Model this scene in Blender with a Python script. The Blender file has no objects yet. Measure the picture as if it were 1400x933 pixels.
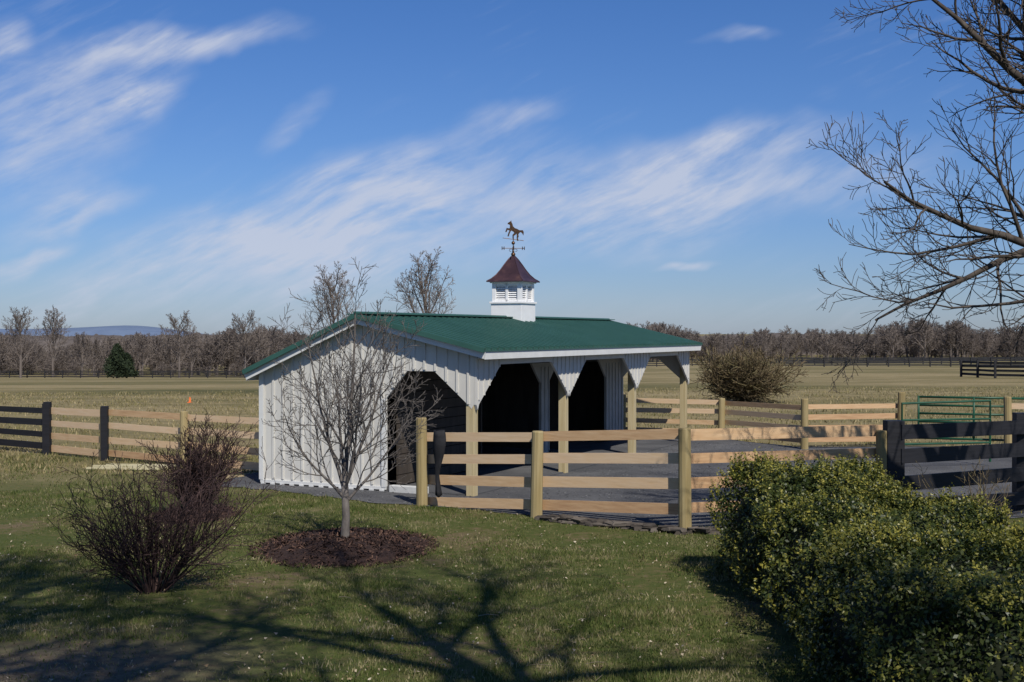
import bpy, math, random
import numpy as np
from mathutils import Vector, Matrix, noise as mnoise
R = random.Random(7)
NR = np.random.RandomState(11)
scene = bpy.context.scene

# ---------------------------------------------------------------- helpers
class MB:
    def __init__(s): s.v=[]; s.f=[]
    def box(s,cx,cy,cz,sx,sy,sz,rz=0):
        c,sn=math.cos(rz),math.sin(rz); b=len(s.v)
        for dz in (-.5,.5):
            for dx,dy in ((-.5,-.5),(.5,-.5),(.5,.5),(-.5,.5)):
                x=dx*sx;y=dy*sy
                s.v.append((cx+x*c-y*sn,cy+x*sn+y*c,cz+dz*sz))
        s.f += [(b,b+3,b+2,b+1),(b+4,b+5,b+6,b+7),(b,b+1,b+5,b+4),(b+1,b+2,b+6,b+5),(b+2,b+3,b+7,b+6),(b+3,b,b+4,b+7)]
    def beam(s,p,q,w,h):
        p=Vector(p);q=Vector(q);d=(q-p).normalized()
        up=Vector((0,0,1)) if abs(d.z)<.95 else Vector((0,1,0))
        side=d.cross(up).normalized()*w/2; u=side.cross(d).normalized()*h/2
        b=len(s.v)
        for e in (p,q):
            for a in (-side-u,side-u,side+u,-side+u): s.v.append(tuple(e+a))
        s.f += [(b,b+1,b+2,b+3),(b+7,b+6,b+5,b+4),(b,b+4,b+5,b+1),(b+1,b+5,b+6,b+2),(b+2,b+6,b+7,b+3),(b+3,b+7,b+4,b)]
    def tube(s,pts,rad,n=5,cap=True):
        ax=(pts[-1]-pts[0])
        if ax.length<1e-6: return
        a=[abs(ax.x),abs(ax.y),abs(ax.z)]; i=a.index(min(a))
        ref=Vector((1 if i==0 else 0,1 if i==1 else 0,1 if i==2 else 0))
        b=len(s.v); m=len(pts)
        for i,p in enumerate(pts):
            t=(pts[min(i+1,m-1)]-pts[max(i-1,0)])
            u=t.cross(ref)
            if u.length<1e-9: u=Vector((1,0,0))
            u.normalize(); w=t.cross(u).normalized(); r=rad[i]
            for k in range(n):
                an=6.28318*k/n; c=math.cos(an)*r; q=math.sin(an)*r
                s.v.append((p.x+u.x*c+w.x*q,p.y+u.y*c+w.y*q,p.z+u.z*c+w.z*q))
        for i in range(m-1):
            for k in range(n):
                k2=(k+1)%n
                s.f.append((b+i*n+k,b+i*n+k2,b+(i+1)*n+k2,b+(i+1)*n+k))
        if cap and n>2:
            s.f.append(tuple(b+k for k in range(n))[::-1]); s.f.append(tuple(b+(m-1)*n+k for k in range(n)))
    def prism(s,poly,fn,t0,t1):
        b=len(s.v);n=len(poly)
        for t in (t0,t1):
            for a,c in poly: s.v.append(fn(a,c,t))
        s.f.append(tuple(b+i for i in range(n))); s.f.append(tuple(b+n+i for i in range(n))[::-1])
        for i in range(n):
            j=(i+1)%n; s.f.append((b+i,b+n+i,b+n+j,b+j))
    def obj(s,name,mat,parent=None,smooth=False,bevel=0):
        me=bpy.data.meshes.new(name); me.from_pydata([tuple(v) for v in s.v],[],s.f); me.materials.append(mat)
        me.update()
        import bmesh
        if len(s.f)<4000:
            bm=bmesh.new(); bm.from_mesh(me); bmesh.ops.recalc_face_normals(bm,faces=bm.faces); bm.to_mesh(me); bm.free()
        if smooth: me.polygons.foreach_set('use_smooth',[True]*len(me.polygons))
        o=bpy.data.objects.new(name,me); scene.collection.objects.link(o)
        if parent: o.parent=parent
        if bevel:
            m=o.modifiers.new('b','BEVEL'); m.width=bevel; m.segments=1; m.limit_method='ANGLE'
        return o
def empty(name,loc=(0,0,0),rz=0):
    o=bpy.data.objects.new(name,None); o.location=loc; o.rotation_euler=(0,0,rz); scene.collection.objects.link(o); return o
def np_mesh(name,verts,nper,mat,parent=None):
    n=len(verts)//nper
    me=bpy.data.meshes.new(name)
    me.vertices.add(len(verts)); me.vertices.foreach_set('co',verts.astype(np.float32).ravel())
    me.loops.add(n*nper); me.loops.foreach_set('vertex_index',np.arange(n*nper,dtype=np.int32))
    me.polygons.add(n); me.polygons.foreach_set('loop_start',np.arange(0,n*nper,nper,dtype=np.int32))
    try: me.polygons.foreach_set('loop_total',np.full(n,nper,dtype=np.int32))
    except Exception: pass
    me.materials.append(mat); me.update(calc_edges=True); me.validate()
    o=bpy.data.objects.new(name,me); scene.collection.objects.link(o)
    if parent: o.parent=parent
    return o

def sstep(a,b,x):
    t=max(0,min(1,(x-a)/(b-a))); return t*t*(3-2*t)
def gz(x,y):
    t=sstep(40,300,y); r=x/max(y,1.0)
    w=sstep(-.22,.22,r)
    z=-(6.2*(1-w)+3.3*w)*t
    k=sstep(45,90,y)
    z+=k*.35*mnoise.noise(Vector((x*.012,y*.012,3.1)))
    return z

# ---------------------------------------------------------------- materials
def newmat(name):
    m=bpy.data.materials.new(name); m.use_nodes=True
    nt=m.node_tree; return m,nt,nt.nodes['Principled BSDF']
def ramp(nt,fac,stops):
    r=nt.nodes.new('ShaderNodeValToRGB'); e=r.color_ramp.elements
    e[0].position=stops[0][0]; e[0].color=(*stops[0][1],1)
    e[1].position=stops[-1][0]; e[1].color=(*stops[-1][1],1)
    for p,c in stops[1:-1]:
        k=e.new(p); k.color=(*c,1)
    nt.links.new(fac,r.inputs[0]); return r.outputs[0]
def nz(nt,vec,scale,detail=6,rough=.6,dist=0):
    n=nt.nodes.new('ShaderNodeTexNoise'); n.inputs['Scale'].default_value=scale; n.inputs['Detail'].default_value=detail
    n.inputs['Roughness'].default_value=rough; n.inputs['Distortion'].default_value=dist
    if vec is not None: nt.links.new(vec,n.inputs['Vector'])
    return n.outputs[0]
def mp(nt,vec,scale=(1,1,1),rot=(0,0,0),loc=(0,0,0),typ='POINT'):
    n=nt.nodes.new('ShaderNodeMapping'); n.vector_type=typ
    n.inputs['Scale'].default_value=scale; n.inputs['Rotation'].default_value=rot; n.inputs['Location'].default_value=loc
    nt.links.new(vec,n.inputs['Vector']); return n.outputs[0]
def mixc(nt,f,a,b,mode='MIX'):
    n=nt.nodes.new('ShaderNodeMix'); n.data_type='RGBA'; n.blend_type=mode
    for i,x in ((0,f),(6,a),(7,b)):
        if isinstance(x,(int,float)): n.inputs[i].default_value=x
        elif isinstance(x,tuple): n.inputs[i].default_value=(*x,1)
        else: nt.links.new(x,n.inputs[i])
    return n.outputs[2]
def mth(nt,op,a,b=0.0,c=None,clamp=False):
    n=nt.nodes.new('ShaderNodeMath'); n.operation=op; n.use_clamp=clamp
    for i,x in enumerate((a,b,c)):
        if x is None: continue
        if isinstance(x,(int,float)): n.inputs[i].default_value=x
        else: nt.links.new(x,n.inputs[i])
    return n.outputs[0]
def smap(nt,x,a,b,o0=0,o1=1):
    n=nt.nodes.new('ShaderNodeMapRange'); n.interpolation_type='SMOOTHSTEP'
    nt.links.new(x,n.inputs[0])
    n.inputs[1].default_value=a;n.inputs[2].default_value=b;n.inputs[3].default_value=o0;n.inputs[4].default_value=o1
    return n.outputs[0]
def bump(nt,b,h,strength,dist=.02):
    n=nt.nodes.new('ShaderNodeBump'); n.inputs['Strength'].default_value=strength; n.inputs['Distance'].default_value=dist
    nt.links.new(h,n.inputs['Height']); nt.links.new(n.outputs[0],b.inputs['Normal'])
def simple(name,stops,scale=5,rough=.8,bmp=0,stretch=(1,1,1),island=.0,metal=0,spec=.3,trans=0,bd=.02):
    m,nt,b=newmat(name)
    tc=nt.nodes.new('ShaderNodeTexCoord').outputs['Object']
    n=nz(nt,mp(nt,tc,stretch),scale,4)
    f=n
    if island:
        g=nt.nodes.new('ShaderNodeNewGeometry').outputs['Random Per Island']
        f=mth(nt,'ADD',mth(nt,'MULTIPLY',n,1-island),mth(nt,'MULTIPLY',g,island))
    nt.links.new(ramp(nt,f,stops),b.inputs['Base Color'])
    b.inputs['Roughness'].default_value=rough; b.inputs['Metallic'].default_value=metal
    b.inputs['Specular IOR Level'].default_value=spec
    if bmp: bump(nt,b,n,bmp,bd)
    return m

M_wall=simple('wall_paint',[(.3,(.53,.51,.465)),(.7,(.63,.615,.57))],2.5,.65,.1,(1,1,.3))
M_trim=simple('white_trim',[(.3,(.60,.60,.58)),(.7,(.68,.68,.66))],4,.5)
M_cup=simple('white_vinyl',[(.3,(.74,.74,.74)),(.7,(.80,.80,.79))],4,.35,spec=.5)
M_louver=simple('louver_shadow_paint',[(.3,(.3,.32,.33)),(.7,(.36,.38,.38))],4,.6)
M_roof=simple('green_metal',[(.3,(.028,.086,.068)),(.7,(.038,.108,.087))],1.5,.45,0,(1,1,1),spec=.5)
M_copper=simple('copper_roof',[(.3,(.05,.03,.036)),(.55,(.085,.046,.052)),(.75,(.15,.08,.068))],3,.4,.05,(1,1,1),metal=.45)
M_bronze=simple('weathered_bronze',[(.3,(.05,.03,.02)),(.7,(.16,.09,.05))],20,.4,metal=.7)
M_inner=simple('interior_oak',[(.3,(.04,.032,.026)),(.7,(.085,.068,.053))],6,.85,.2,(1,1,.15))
M_post=simple('treated_post',[(.25,(.17,.13,.055)),(.5,(.28,.215,.10)),(.75,(.37,.30,.16))],9,.85,.4,(1,1,.08),island=.2)
M_shpost=simple('barn_post',[(.25,(.28,.215,.10)),(.5,(.42,.34,.19)),(.75,(.5,.42,.26))],10,.8,.2,(1,1,.08),island=.2)
M_board=simple('oak_board',[(.2,(.36,.20,.10)),(.42,(.51,.33,.18)),(.6,(.60,.42,.25)),(.85,(.65,.49,.33))],7,.75,.2,(.4,.4,3),island=.5)
M_black=simple('black_fence_paint',[(.3,(.008,.008,.010)),(.7,(.018,.018,.022))],8,.6,.2,(.3,.3,3),island=.3)
M_fardark=simple('far_fence_paint',[(.3,(.012,.012,.014)),(.7,(.028,.028,.03))],3,.8)
M_gate=simple('green_gate_paint',[(.3,(.01,.055,.028)),(.7,(.018,.08,.04))],3,.4)
M_bark=simple('grey_bark',[(.25,(.055,.048,.042)),(.5,(.12,.105,.095)),(.8,(.20,.18,.16))],14,.85,.5,(1,1,.4))
M_barkd=simple('dark_bark',[(.25,(.030,.024,.02)),(.5,(.065,.052,.043)),(.8,(.115,.095,.075))],10,.85,.5,(1,1,.4))
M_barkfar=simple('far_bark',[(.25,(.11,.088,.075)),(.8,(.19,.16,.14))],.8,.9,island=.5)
M_shrub=simple('shrub_twigs',[(.25,(.022,.013,.012)),(.6,(.045,.025,.023)),(.85,(.09,.055,.047))],6,.8,island=.5)
M_shrub2=simple('brown_shrub_twigs',[(.25,(.08,.06,.032)),(.6,(.13,.095,.05)),(.85,(.15,.135,.06))],2,.8,island=.6)
M_ever=simple('cedar_needles',[(.25,(.012,.022,.01)),(.8,(.035,.05,.02))],2,.8,island=.6)
M_core=simple('hedge_light_block',[(.3,(.006,.009,.003)),(.7,(.015,.02,.006))],9,.9)  # near-black filler inside the leaves, added to block light
M_mulch=simple('mulch',[(.25,(.014,.008,.006)),(.55,(.036,.019,.014)),(.8,(.07,.038,.027))],22,.95,.9,island=.0,bd=.04)
M_chips=simple('mulch_chips',[(.2,(.02,.011,.009)),(.6,(.055,.028,.02)),(.92,(.13,.075,.05))],10,.9,island=.8)
M_stone=simple('fieldstone',[(.2,(.035,.03,.026)),(.5,(.075,.062,.05)),(.85,(.14,.12,.10))],12,.9,.5,island=.5)
M_conc=simple('concrete_block',[(.3,(.45,.45,.44)),(.7,(.56,.56,.54))],10,.9,.2)
M_cloth=simple('black_fabric',[(.3,(.008,.008,.01)),(.7,(.02,.02,.024))],10,.8,.2)
M_leaf=simple('dead_leaves',[(.2,(.13,.085,.045)),(.5,(.24,.18,.10)),(.85,(.42,.36,.27))],3,.8,island=.9)
M_twig=simple('fallen_twig_bark',[(.2,(.10,.08,.055)),(.85,(.24,.20,.15))],3,.8,island=.9)
M_orange=simple('orange_plastic',[(.3,(.7,.14,.03)),(.7,(.8,.2,.05))],3,.5)
M_hill=simple('hazy_hill_woods',[(.3,(.10,.14,.22)),(.7,(.13,.175,.26))],.02,1)  # bluish aerial haze put into the base colour of the hills
M_wood_far=simple('far_woods',[(.3,(.07,.058,.052)),(.5,(.105,.088,.078)),(.7,(.14,.12,.105))],.25,1,0,(1,1,.5))

def leafmat(name,stops,tw=.25,rough=.45,spec=.4,scale=1.5,isl=.65):
    m,nt,b=newmat(name)
    tc=nt.nodes.new('ShaderNodeTexCoord').outputs['Object']
    g=nt.nodes.new('ShaderNodeNewGeometry').outputs['Random Per Island']
    n=nz(nt,tc,scale,3)
    f=mth(nt,'ADD',mth(nt,'MULTIPLY',smap(nt,n,.25,.75),1-isl),mth(nt,'MULTIPLY',g,isl))
    col=ramp(nt,f,stops)
    nt.links.new(col,b.inputs['Base Color']); b.inputs['Roughness'].default_value=rough; b.inputs['Specular IOR Level'].default_value=spec
    if tw>0:
        tr=nt.nodes.new('ShaderNodeBsdfTranslucent'); nt.links.new(col,tr.inputs[0])
        mx=nt.nodes.new('ShaderNodeMixShader'); mx.inputs[0].default_value=tw
        nt.links.new(b.outputs[0],mx.inputs[1]); nt.links.new(tr.outputs[0],mx.inputs[2])
        nt.links.new(mx.outputs[0],nt.nodes['Material Output'].inputs[0])
    return m
M_box=leafmat('boxwood_leaves',[(.15,(.018,.030,.006)),(.5,(.038,.054,.010)),(.7,(.075,.090,.018)),(.85,(.14,.145,.03))],.2)
M_tip=leafmat('boxwood_new_growth',[(.2,(.09,.105,.018)),(.5,(.19,.185,.03)),(.8,(.34,.30,.055))],.3)
M_grass=leafmat('grass_blades',[(.15,(.052,.085,.016)),(.38,(.095,.122,.028)),(.56,(.16,.165,.055)),(.70,(.25,.22,.105)),(.88,(.38,.32,.19))],.3,.6,.2,1.3,.5)
M_straw=leafmat('field_grass_blades',[(.2,(.13,.125,.045)),(.5,(.215,.18,.085)),(.8,(.33,.265,.145))],0,.7,.1,.3,.6)

def ground_material():
    m,nt,b=newmat('ground_grass')
    pos=nt.nodes.new('ShaderNodeNewGeometry').outputs['Position']
    sp=nt.nodes.new('ShaderNodeSeparateXYZ'); nt.links.new(pos,sp.inputs[0])
    nb=nz(nt,pos,.45,4,.6); nf=nz(nt,pos,6,6,.7); ns=nz(nt,pos,40,3,.7)
    lawn=ramp(nt,mth(nt,'ADD',mth(nt,'MULTIPLY',nb,.55),mth(nt,'MULTIPLY',nf,.45)),
        [(.38,(.16,.12,.07)),(.45,(.11,.105,.038)),(.52,(.065,.085,.021)),(.58,(.115,.115,.042)),(.65,(.21,.17,.095))])
    far=mp(nt,pos,(.010,.045,.02))
    n1=nz(nt,far,1.6,5,.6,.3); n2=nz(nt,mp(nt,pos,(.25,.6,.2)),1,7,.65)
    fld=ramp(nt,mth(nt,'ADD',mth(nt,'MULTIPLY',n1,.65),mth(nt,'MULTIPLY',n2,.35)),
        [(.36,(.095,.092,.038)),(.44,(.155,.135,.06)),(.51,(.22,.18,.09)),(.58,(.30,.24,.13)),(.66,(.155,.14,.06))])
    yy=mth(nt,'ADD',sp.outputs[1],mth(nt,'MULTIPLY',nb,8))
    f=smap(nt,yy,27,36)
    col=mixc(nt,f,lawn,fld)
    d=nt.nodes.new('ShaderNodeVectorMath'); d.operation='DISTANCE'; nt.links.new(pos,d.inputs[0]); d.inputs[1].default_value=(-4.2,11.6,0)
    bare=mth(nt,'MULTIPLY',smap(nt,mth(nt,'ADD',d.outputs['Value'],mth(nt,'MULTIPLY',nf,3.0)),4.0,2.0),.85)
    col=mixc(nt,bare,col,ramp(nt,nf,[(.35,(.09,.068,.05)),(.65,(.23,.18,.13))]))
    d2=nt.nodes.new('ShaderNodeVectorMath'); d2.operation='DISTANCE'; nt.links.new(pos,d2.inputs[0]); d2.inputs[1].default_value=(-6.3,28.2,0)
    sand=smap(nt,mth(nt,'ADD',d2.outputs['Value'],mth(nt,'MULTIPLY',nf,1.4)),2.2,1.3)
    col=mixc(nt,sand,col,(.42,.33,.2))
    col=mixc(nt,.35,col,ramp(nt,ns,[(.3,(.4,.4,.4)),(.7,(1,1,1))]),'MULTIPLY')
    nt.links.new(col,b.inputs['Base Color']); b.inputs['Roughness'].default_value=.95; b.inputs['Specular IOR Level'].default_value=.1
    bump(nt,b,mth(nt,'ADD',nf,ns),.6,.04)
    return m
M_ground=ground_material()
def gravel_material():
    m,nt,b=newmat('stone_dust')
    pos=nt.nodes.new('ShaderNodeNewGeometry').outputs['Position']
    a=nz(nt,pos,.6,5,.6); c=nz(nt,pos,55,3,.8)
    col=ramp(nt,mth(nt,'ADD',mth(nt,'MULTIPLY',a,.6),mth(nt,'MULTIPLY',c,.4)),[(.35,(.055,.056,.06)),(.5,(.09,.09,.094)),(.65,(.14,.139,.14))])
    nt.links.new(col,b.inputs['Base Color']); b.inputs['Roughness'].default_value=.95; b.inputs['Specular IOR Level'].default_value=.1
    bump(nt,b,c,.6,.02); return m
M_gravel=gravel_material()

# ---------------------------------------------------------------- ground
def axis_vals(lo,hi,step,grow,far):
    v=[lo]
    while v[-1]<hi: v.append(v[-1]+step)
    s=step
    while v[-1]<far: s*=grow; v.append(v[-1]+s)
    return v
ys=[-400,-120,-60]+axis_vals(-40,60,4,1.07,5200)
xp=axis_vals(2,60,5,1.10,4200); xs=[-x for x in xp[::-1]]+xp
g=MB(); nx=len(xs)
for y in ys:
    for x in xs: g.v.append((x,y,gz(x,y)))
for j in range(len(ys)-1):
    for i in range(nx-1):
        a=j*nx+i; g.f.append((a,a+1,a+nx+1,a+nx))
g.obj('ground',M_ground,smooth=True)

gpoly=[(-5.95,27.2),(-5.9,25.9),(-4.2,24.7),(-2.6,23.35),(-1.4,22.75),(.5,21.5),(2.8,20.15),(4.5,20.3),(6.4,20.9),(9,21.5),(14,22.5),(17,27),(15.5,33),(11,34.6),(7.7,34.6),(6,37.2),(2,38.8),(-2,38)]
def dense(poly,step,jit,closed=True):
    out=[]
    n=len(poly)
    for i in range(n if closed else n-1):
        a=Vector((*poly[i],0)); b=Vector((*poly[(i+1)%n],0)); k=max(1,int((b-a).length/step))
        for j in range(k):
            p=a.lerp(b,j/k); out.append((p.x+R.uniform(-jit,jit),p.y+R.uniform(-jit,jit)))
    return out
gp=dense(gpoly,.3,.12)
m=MB(); m.v=[(x,y,.012) for x,y in gp]; m.f=[tuple(range(len(gp)))]
m.obj('gravel_paddock',M_gravel)
def in_poly_np(P,X,Y):
    c=np.zeros(len(X),bool);n=len(P);j=n-1
    for i in range(n):
        xi,yi=P[i];xj,yj=P[j]
        m=((yi>Y)!=(yj>Y))&(X<(xj-xi)*(Y-yi)/((yj-yi) if yj!=yi else 1e-9)+xi)
        c^=m; j=i
    return c
N=14000
X=NR.uniform(-6,9,N);Y=NR.uniform(19.5,36,N); k=in_poly_np(gp,X,Y); X=X[k];Y=Y[k];n=len(X)
s=NR.uniform(.010,.028,n); an=NR.uniform(0,6.28,n)
V=np.zeros((n,3,3))
for c in range(3):
    V[:,c,0]=X+np.cos(an+c*2.1)*s; V[:,c,1]=Y+np.sin(an+c*2.1)*s; V[:,c,2]=.014+NR.uniform(0,.015,n)
np_mesh('gravel_stones',V.reshape(-1,3),3,simple('loose_stone',[(.2,(.04,.04,.045)),(.85,(.19,.19,.19))],5,.9,island=.9))

# ---------------------------------------------------------------- shed
SH=empty('horse_run_in_shed',(-.716,24.1,0),math.atan2(.9035,.4285))
L=13.2; W=4.89; ZR=3.44; YR=2.47
YF,ZF=-.35,2.78; YB,ZB=5.15,2.30
def rz_(y):
    return ZF+(ZR-ZF)*(y-YF)/(YR-YF) if y<YR else ZB+(ZR-ZB)*(YB-y)/(YB-YR)
T=.09
YW=1.98
endpoly=[(W,.1),(W,rz_(W)-T),(YR,ZR-T),(0,rz_(0)-T),(0,1.74),(.05,1.66),(.2,1.80),(.85,2.36),(1.45,2.36),(1.92,1.82),(1.92,.1)]
wl=MB()
fx=lambda a,b,t:(t,a,b)
wl.prism(endpoly,fx,0,.05)
wl.prism(endpoly,fx,L-.05,L)
wl.box(L/2,W-.025,(.1+rz_(W)-T-.03)/2,L-.104,.05,rz_(W)-T-.13)
def opening_top(y):
    if y>1.92 : return .1
    if y>1.45: return 2.36-(y-1.45)*(.54/.47)
    if y>.85: return 2.36
    if y>.2: return 1.80+(y-.2)*(.56/.65)
    return 1.72
y=.12
while y<W:
    for x0 in (-.012,L+.012):
        z0=opening_top(y)+.03; z1=rz_(y)-T-.02
        if z1>z0: wl.box(x0,y,(z0+z1)/2,.022,.045,z1-z0)
    y+=.235
wl.obj('board_and_batten_walls',M_wall,SH)
tr=MB()
tr.box(-.01,(1.92+W)/2,.07,.05,W-1.92,.06)
for yy in np.arange(2.0,W,.235): tr.box(-.02,yy,.02,.05,.1,.045)
tr.box(-.018,W-.02,1.2,.04,.10,2.2); tr.box(-.02,1.96,.95,.045,.09,1.72)
tr.box(L/2,W+.012,.1,L,.03,.1)
for x0 in (-.2,L+.2):
    tr.beam((x0,YF+.02,ZF-.10),(x0,YR,ZR-.10),.03,.14)
    tr.beam((x0,YB-.02,ZB-.10),(x0,YR,ZR-.10),.03,.14)
tr.box(L/2,YF+.035,ZF-.105,L+.36,.03,.15)
tr.box(L/2,YB-.035,ZB-.105,L+.36,.03,.15)
tr.obj('white_trim',M_trim,SH)
sf=MB()
sf.box(L/2,(YF+.05)/2,ZF-.165,L+.3,-YF-.06,.012)
sf.obj('soffit',M_wall,SH)
px=[0.09,4.5,8.9,L-.09]
hd=MB()
zt=rz_(0)-T-.01; zh=2.48
pl=[(.0,1.74),(.05,1.64),(.10,1.74),(.17,1.80),(1.05,zh)]
poly=[(-.0,zt)]+pl
for p in px[1:-1]:
    poly+=[(p-.98,zh),(p-.12,1.80),(p-.07,1.70),(p-.02,1.78),(p+.03,1.70),(p+.08,1.78),(p+.12,1.80),(p+.98,zh)]
poly+=[(L-1.05,zh),(L-.17,1.80),(L-.10,1.74),(L-.05,1.64),(L,1.74),(L,zt)]
fy=lambda a,b,t:(a,t,b)
hd.prism(poly,fy,-.055,-.005)
for p in px:
    for k in range(-4,5):
        xx=p+k*.22
        if xx<.02 or xx>L-.02: continue
        d=abs(xx-p); z0=1.80+max(0,d-.12)*(zh-1.80)/.86+.03
        if z0<zh+.1: hd.box(xx,-.065,(z0+zt)/2,.04,.02,zt-z0)
hd.obj('front_header_brackets',M_wall,SH)
ps=MB()
for p in px:
    ps.box(p,.09,1.2,.17,.17,2.4)
ps.obj('front_posts',M_shpost,SH,bevel=.008)
iw=MB()
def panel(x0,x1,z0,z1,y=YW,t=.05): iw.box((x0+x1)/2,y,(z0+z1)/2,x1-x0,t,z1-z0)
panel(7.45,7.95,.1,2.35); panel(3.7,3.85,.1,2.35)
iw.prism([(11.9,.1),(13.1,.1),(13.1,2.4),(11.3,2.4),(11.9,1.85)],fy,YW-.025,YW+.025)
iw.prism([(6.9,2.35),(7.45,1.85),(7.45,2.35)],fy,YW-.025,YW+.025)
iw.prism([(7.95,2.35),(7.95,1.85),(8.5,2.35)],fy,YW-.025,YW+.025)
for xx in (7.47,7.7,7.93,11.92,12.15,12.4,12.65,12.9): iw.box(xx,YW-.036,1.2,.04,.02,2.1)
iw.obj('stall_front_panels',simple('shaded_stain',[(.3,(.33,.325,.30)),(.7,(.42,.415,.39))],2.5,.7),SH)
dk=MB()
dk.box(L/2,W-.07,1.25,L-.12,.03,2.1)
dk.box(.07,(YW+W)/2+.02,1.2,.03,W-YW-.1,2.1); dk.box(L-.07,(YW+W)/2+.02,1.2,.03,W-YW-.1,2.1)
dk.box(L/2,YW+.01,2.6,L-.12,.04,.46)
for xx in (4.4,8.8): dk.box(xx,(YW+W)/2,1.2,.05,W-YW-.15,2.2)
for xx in np.arange(.7,L,1.2):
    dk.beam((xx,.05,rz_(.05)-.2),(xx,YR,ZR-.2),.04,.14); dk.beam((xx,YR,ZR-.2),(xx,W-.1,rz_(W-.1)-.2),.04,.14)
for k in range(11): dk.box(2.1,YW+.02,.16+k*.205,3.1,.03,.19)
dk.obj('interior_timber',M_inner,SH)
rf=MB()
x0,x1=-.26,L+.26
rp=[(YF,ZF),(YR,ZR),(YB,ZB),(YB,ZB-.035),(YR,ZR-.035),(YF,ZF-.035)]
rf.prism(rp,fx,x0,x1)
xx=x0+.02
while xx<x1:
    rf.beam((xx,YF-.01,ZF+.018),(xx,YR,ZR+.018),.045,.05); rf.beam((xx,YB+.01,ZB+.018),(xx,YR,ZR+.018),.045,.05)
    for q in (.12,):
        rf.beam((xx+q,YF-.005,ZF+.003),(xx+q,YR,ZR+.003),.02,.014)
    xx+=.27
for (ya,za),(yb,zb) in (((YF,ZF),(YR,ZR)),((YB,ZB),(YR,ZR))):
    for xe in (x0-.012,x1+.012): rf.beam((xe,ya,za-.012),(xe,yb,zb-.012),.02,.085)
rf.beam((x0-.02,YR-.09,ZR+.035),(x1+.02,YR-.09,ZR+.035),.2,.02); rf.beam((x0-.02,YR+.09,ZR+.02),(x1+.02,YR+.09,ZR+.02),.2,.02)
rf.tube([Vector((x0-.02,YR,ZR+.045)),Vector((x1+.02,YR,ZR+.045))],[.03,.03],6)
rf.obj('green_metal_roof',M_roof,SH)
kb=MB(); kb.box(-.02,1.4,.07,.16,.8,.14); kb.obj('sill_block',M_conc,SH,bevel=.01)
fl=MB(); fl.box(L/2,W/2,.02,L-.1,W-.1,.03); fl.obj('stall_floor',M_gravel,SH)

# cupola
CU=empty('cupola'); CU.parent=SH; CU.location=(6.95,YR,0)
c=MB(); c.box(0,0,3.53,.82,.82,.56); c.box(0,0,3.83,.88,.88,.05)
for sx in (-1,1):
    for sy in (-1,1): c.box(sx*.34,sy*.34,4.08,.10,.10,.46)
for s_ in (-1,1):
    c.box(s_*.345,0,4.08,.06,.07,.46); c.box(0,s_*.345,4.08,.07,.06,.46)
    c.box(s_*.35,0,4.275,.05,.6,.07); c.box(0,s_*.35,4.275,.6,.05,.07)
    c.box(s_*.35,0,3.88,.05,.6,.05); c.box(0,s_*.35,3.88,.6,.05,.05)
c.box(0,0,4.325,.86,.86,.035); c.obj('cupola_body',M_cup,CU,bevel=.004)
c=MB()
for k in range(7):
    z=3.93+k*.05
    for s_ in (-1,1):
        for q in (-.16,.16):
            for (ax) in (0,1):
                pts=[(q-.125,s_*.355,z-.02),(q+.125,s_*.355,z-.02),(q+.125,s_*.325,z+.02),(q-.125,s_*.325,z+.02)]
                bb=len(c.v)
                for (a,yv,zv) in pts:
                    c.v.append((a,yv,zv) if ax==0 else (yv,a,zv))
                c.f.append((bb,bb+1,bb+2,bb+3))
c.obj('cupola_louvers',M_cup,CU)
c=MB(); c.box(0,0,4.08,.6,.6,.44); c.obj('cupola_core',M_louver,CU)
c=MB(); prof=[(.49,4.335),(.485,4.36),(.40,4.42),(.31,4.52),(.235,4.64),(.165,4.77),(.09,4.9),(.03,4.98)]
for w,z in prof:
    for sx,sy in ((-1,-1),(1,-1),(1,1),(-1,1)): c.v.append((sx*w,sy*w,z))
for i in range(len(prof)-1):
    for k in range(4):
        k2=(k+1)%4; c.f.append((i*4+k,i*4+k2,(i+1)*4+k2,(i+1)*4+k))
c.f.append((3,2,1,0)); c.f.append(tuple(len(c.v)-4+i for i in range(4)))
for sx,sy in ((-1,-1),(1,-1),(1,1),(-1,1)):
    c.tube([Vector((sx*w,sy*w,z)) for w,z in prof],[.012]*len(prof),5)
c.obj('copper_roof',M_copper,CU)
WV=empty('weathervane'); WV.parent=CU
c=MB()
c.tube([Vector((0,0,4.95)),Vector((0,0,5.52))],[.014,.010],8)
def ball(mb,cx,cy,cz,r,n=10,mm=6,sz=1):
    pts=[Vector((cx,cy,cz-r*sz*math.cos(math.pi*i/mm))) for i in range(mm+1)]
    mb.tube(pts,[max(.001,r*math.sin(math.pi*i/mm)) for i in range(mm+1)],n)
ball(c,0,0,5.02,.055); ball(c,0,0,5.30,.045); ball(c,0,0,5.09,.03)
for a in range(4):
    an=a*math.pi/2+.5; dx,dy=math.cos(an),math.sin(an)
    c.tube([Vector((0,0,5.17)),Vector((dx*.22,dy*.22,5.17))],[.008,.008],6)
    c.box(dx*.25,dy*.25,5.17,.07,.015,.018,an); c.box(dx*.225,dy*.225,5.17,.018,.015,.085,an); c.box(dx*.275,dy*.275,5.17,.018,.015,.085,an)
    c.tube([Vector((dx*(.05+.05*math.sin(t)),dy*(.05+.05*math.sin(t)),5.12-.03*math.cos(t))) for t in np.linspace(0,5,9)],[.006]*9,5)
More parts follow.
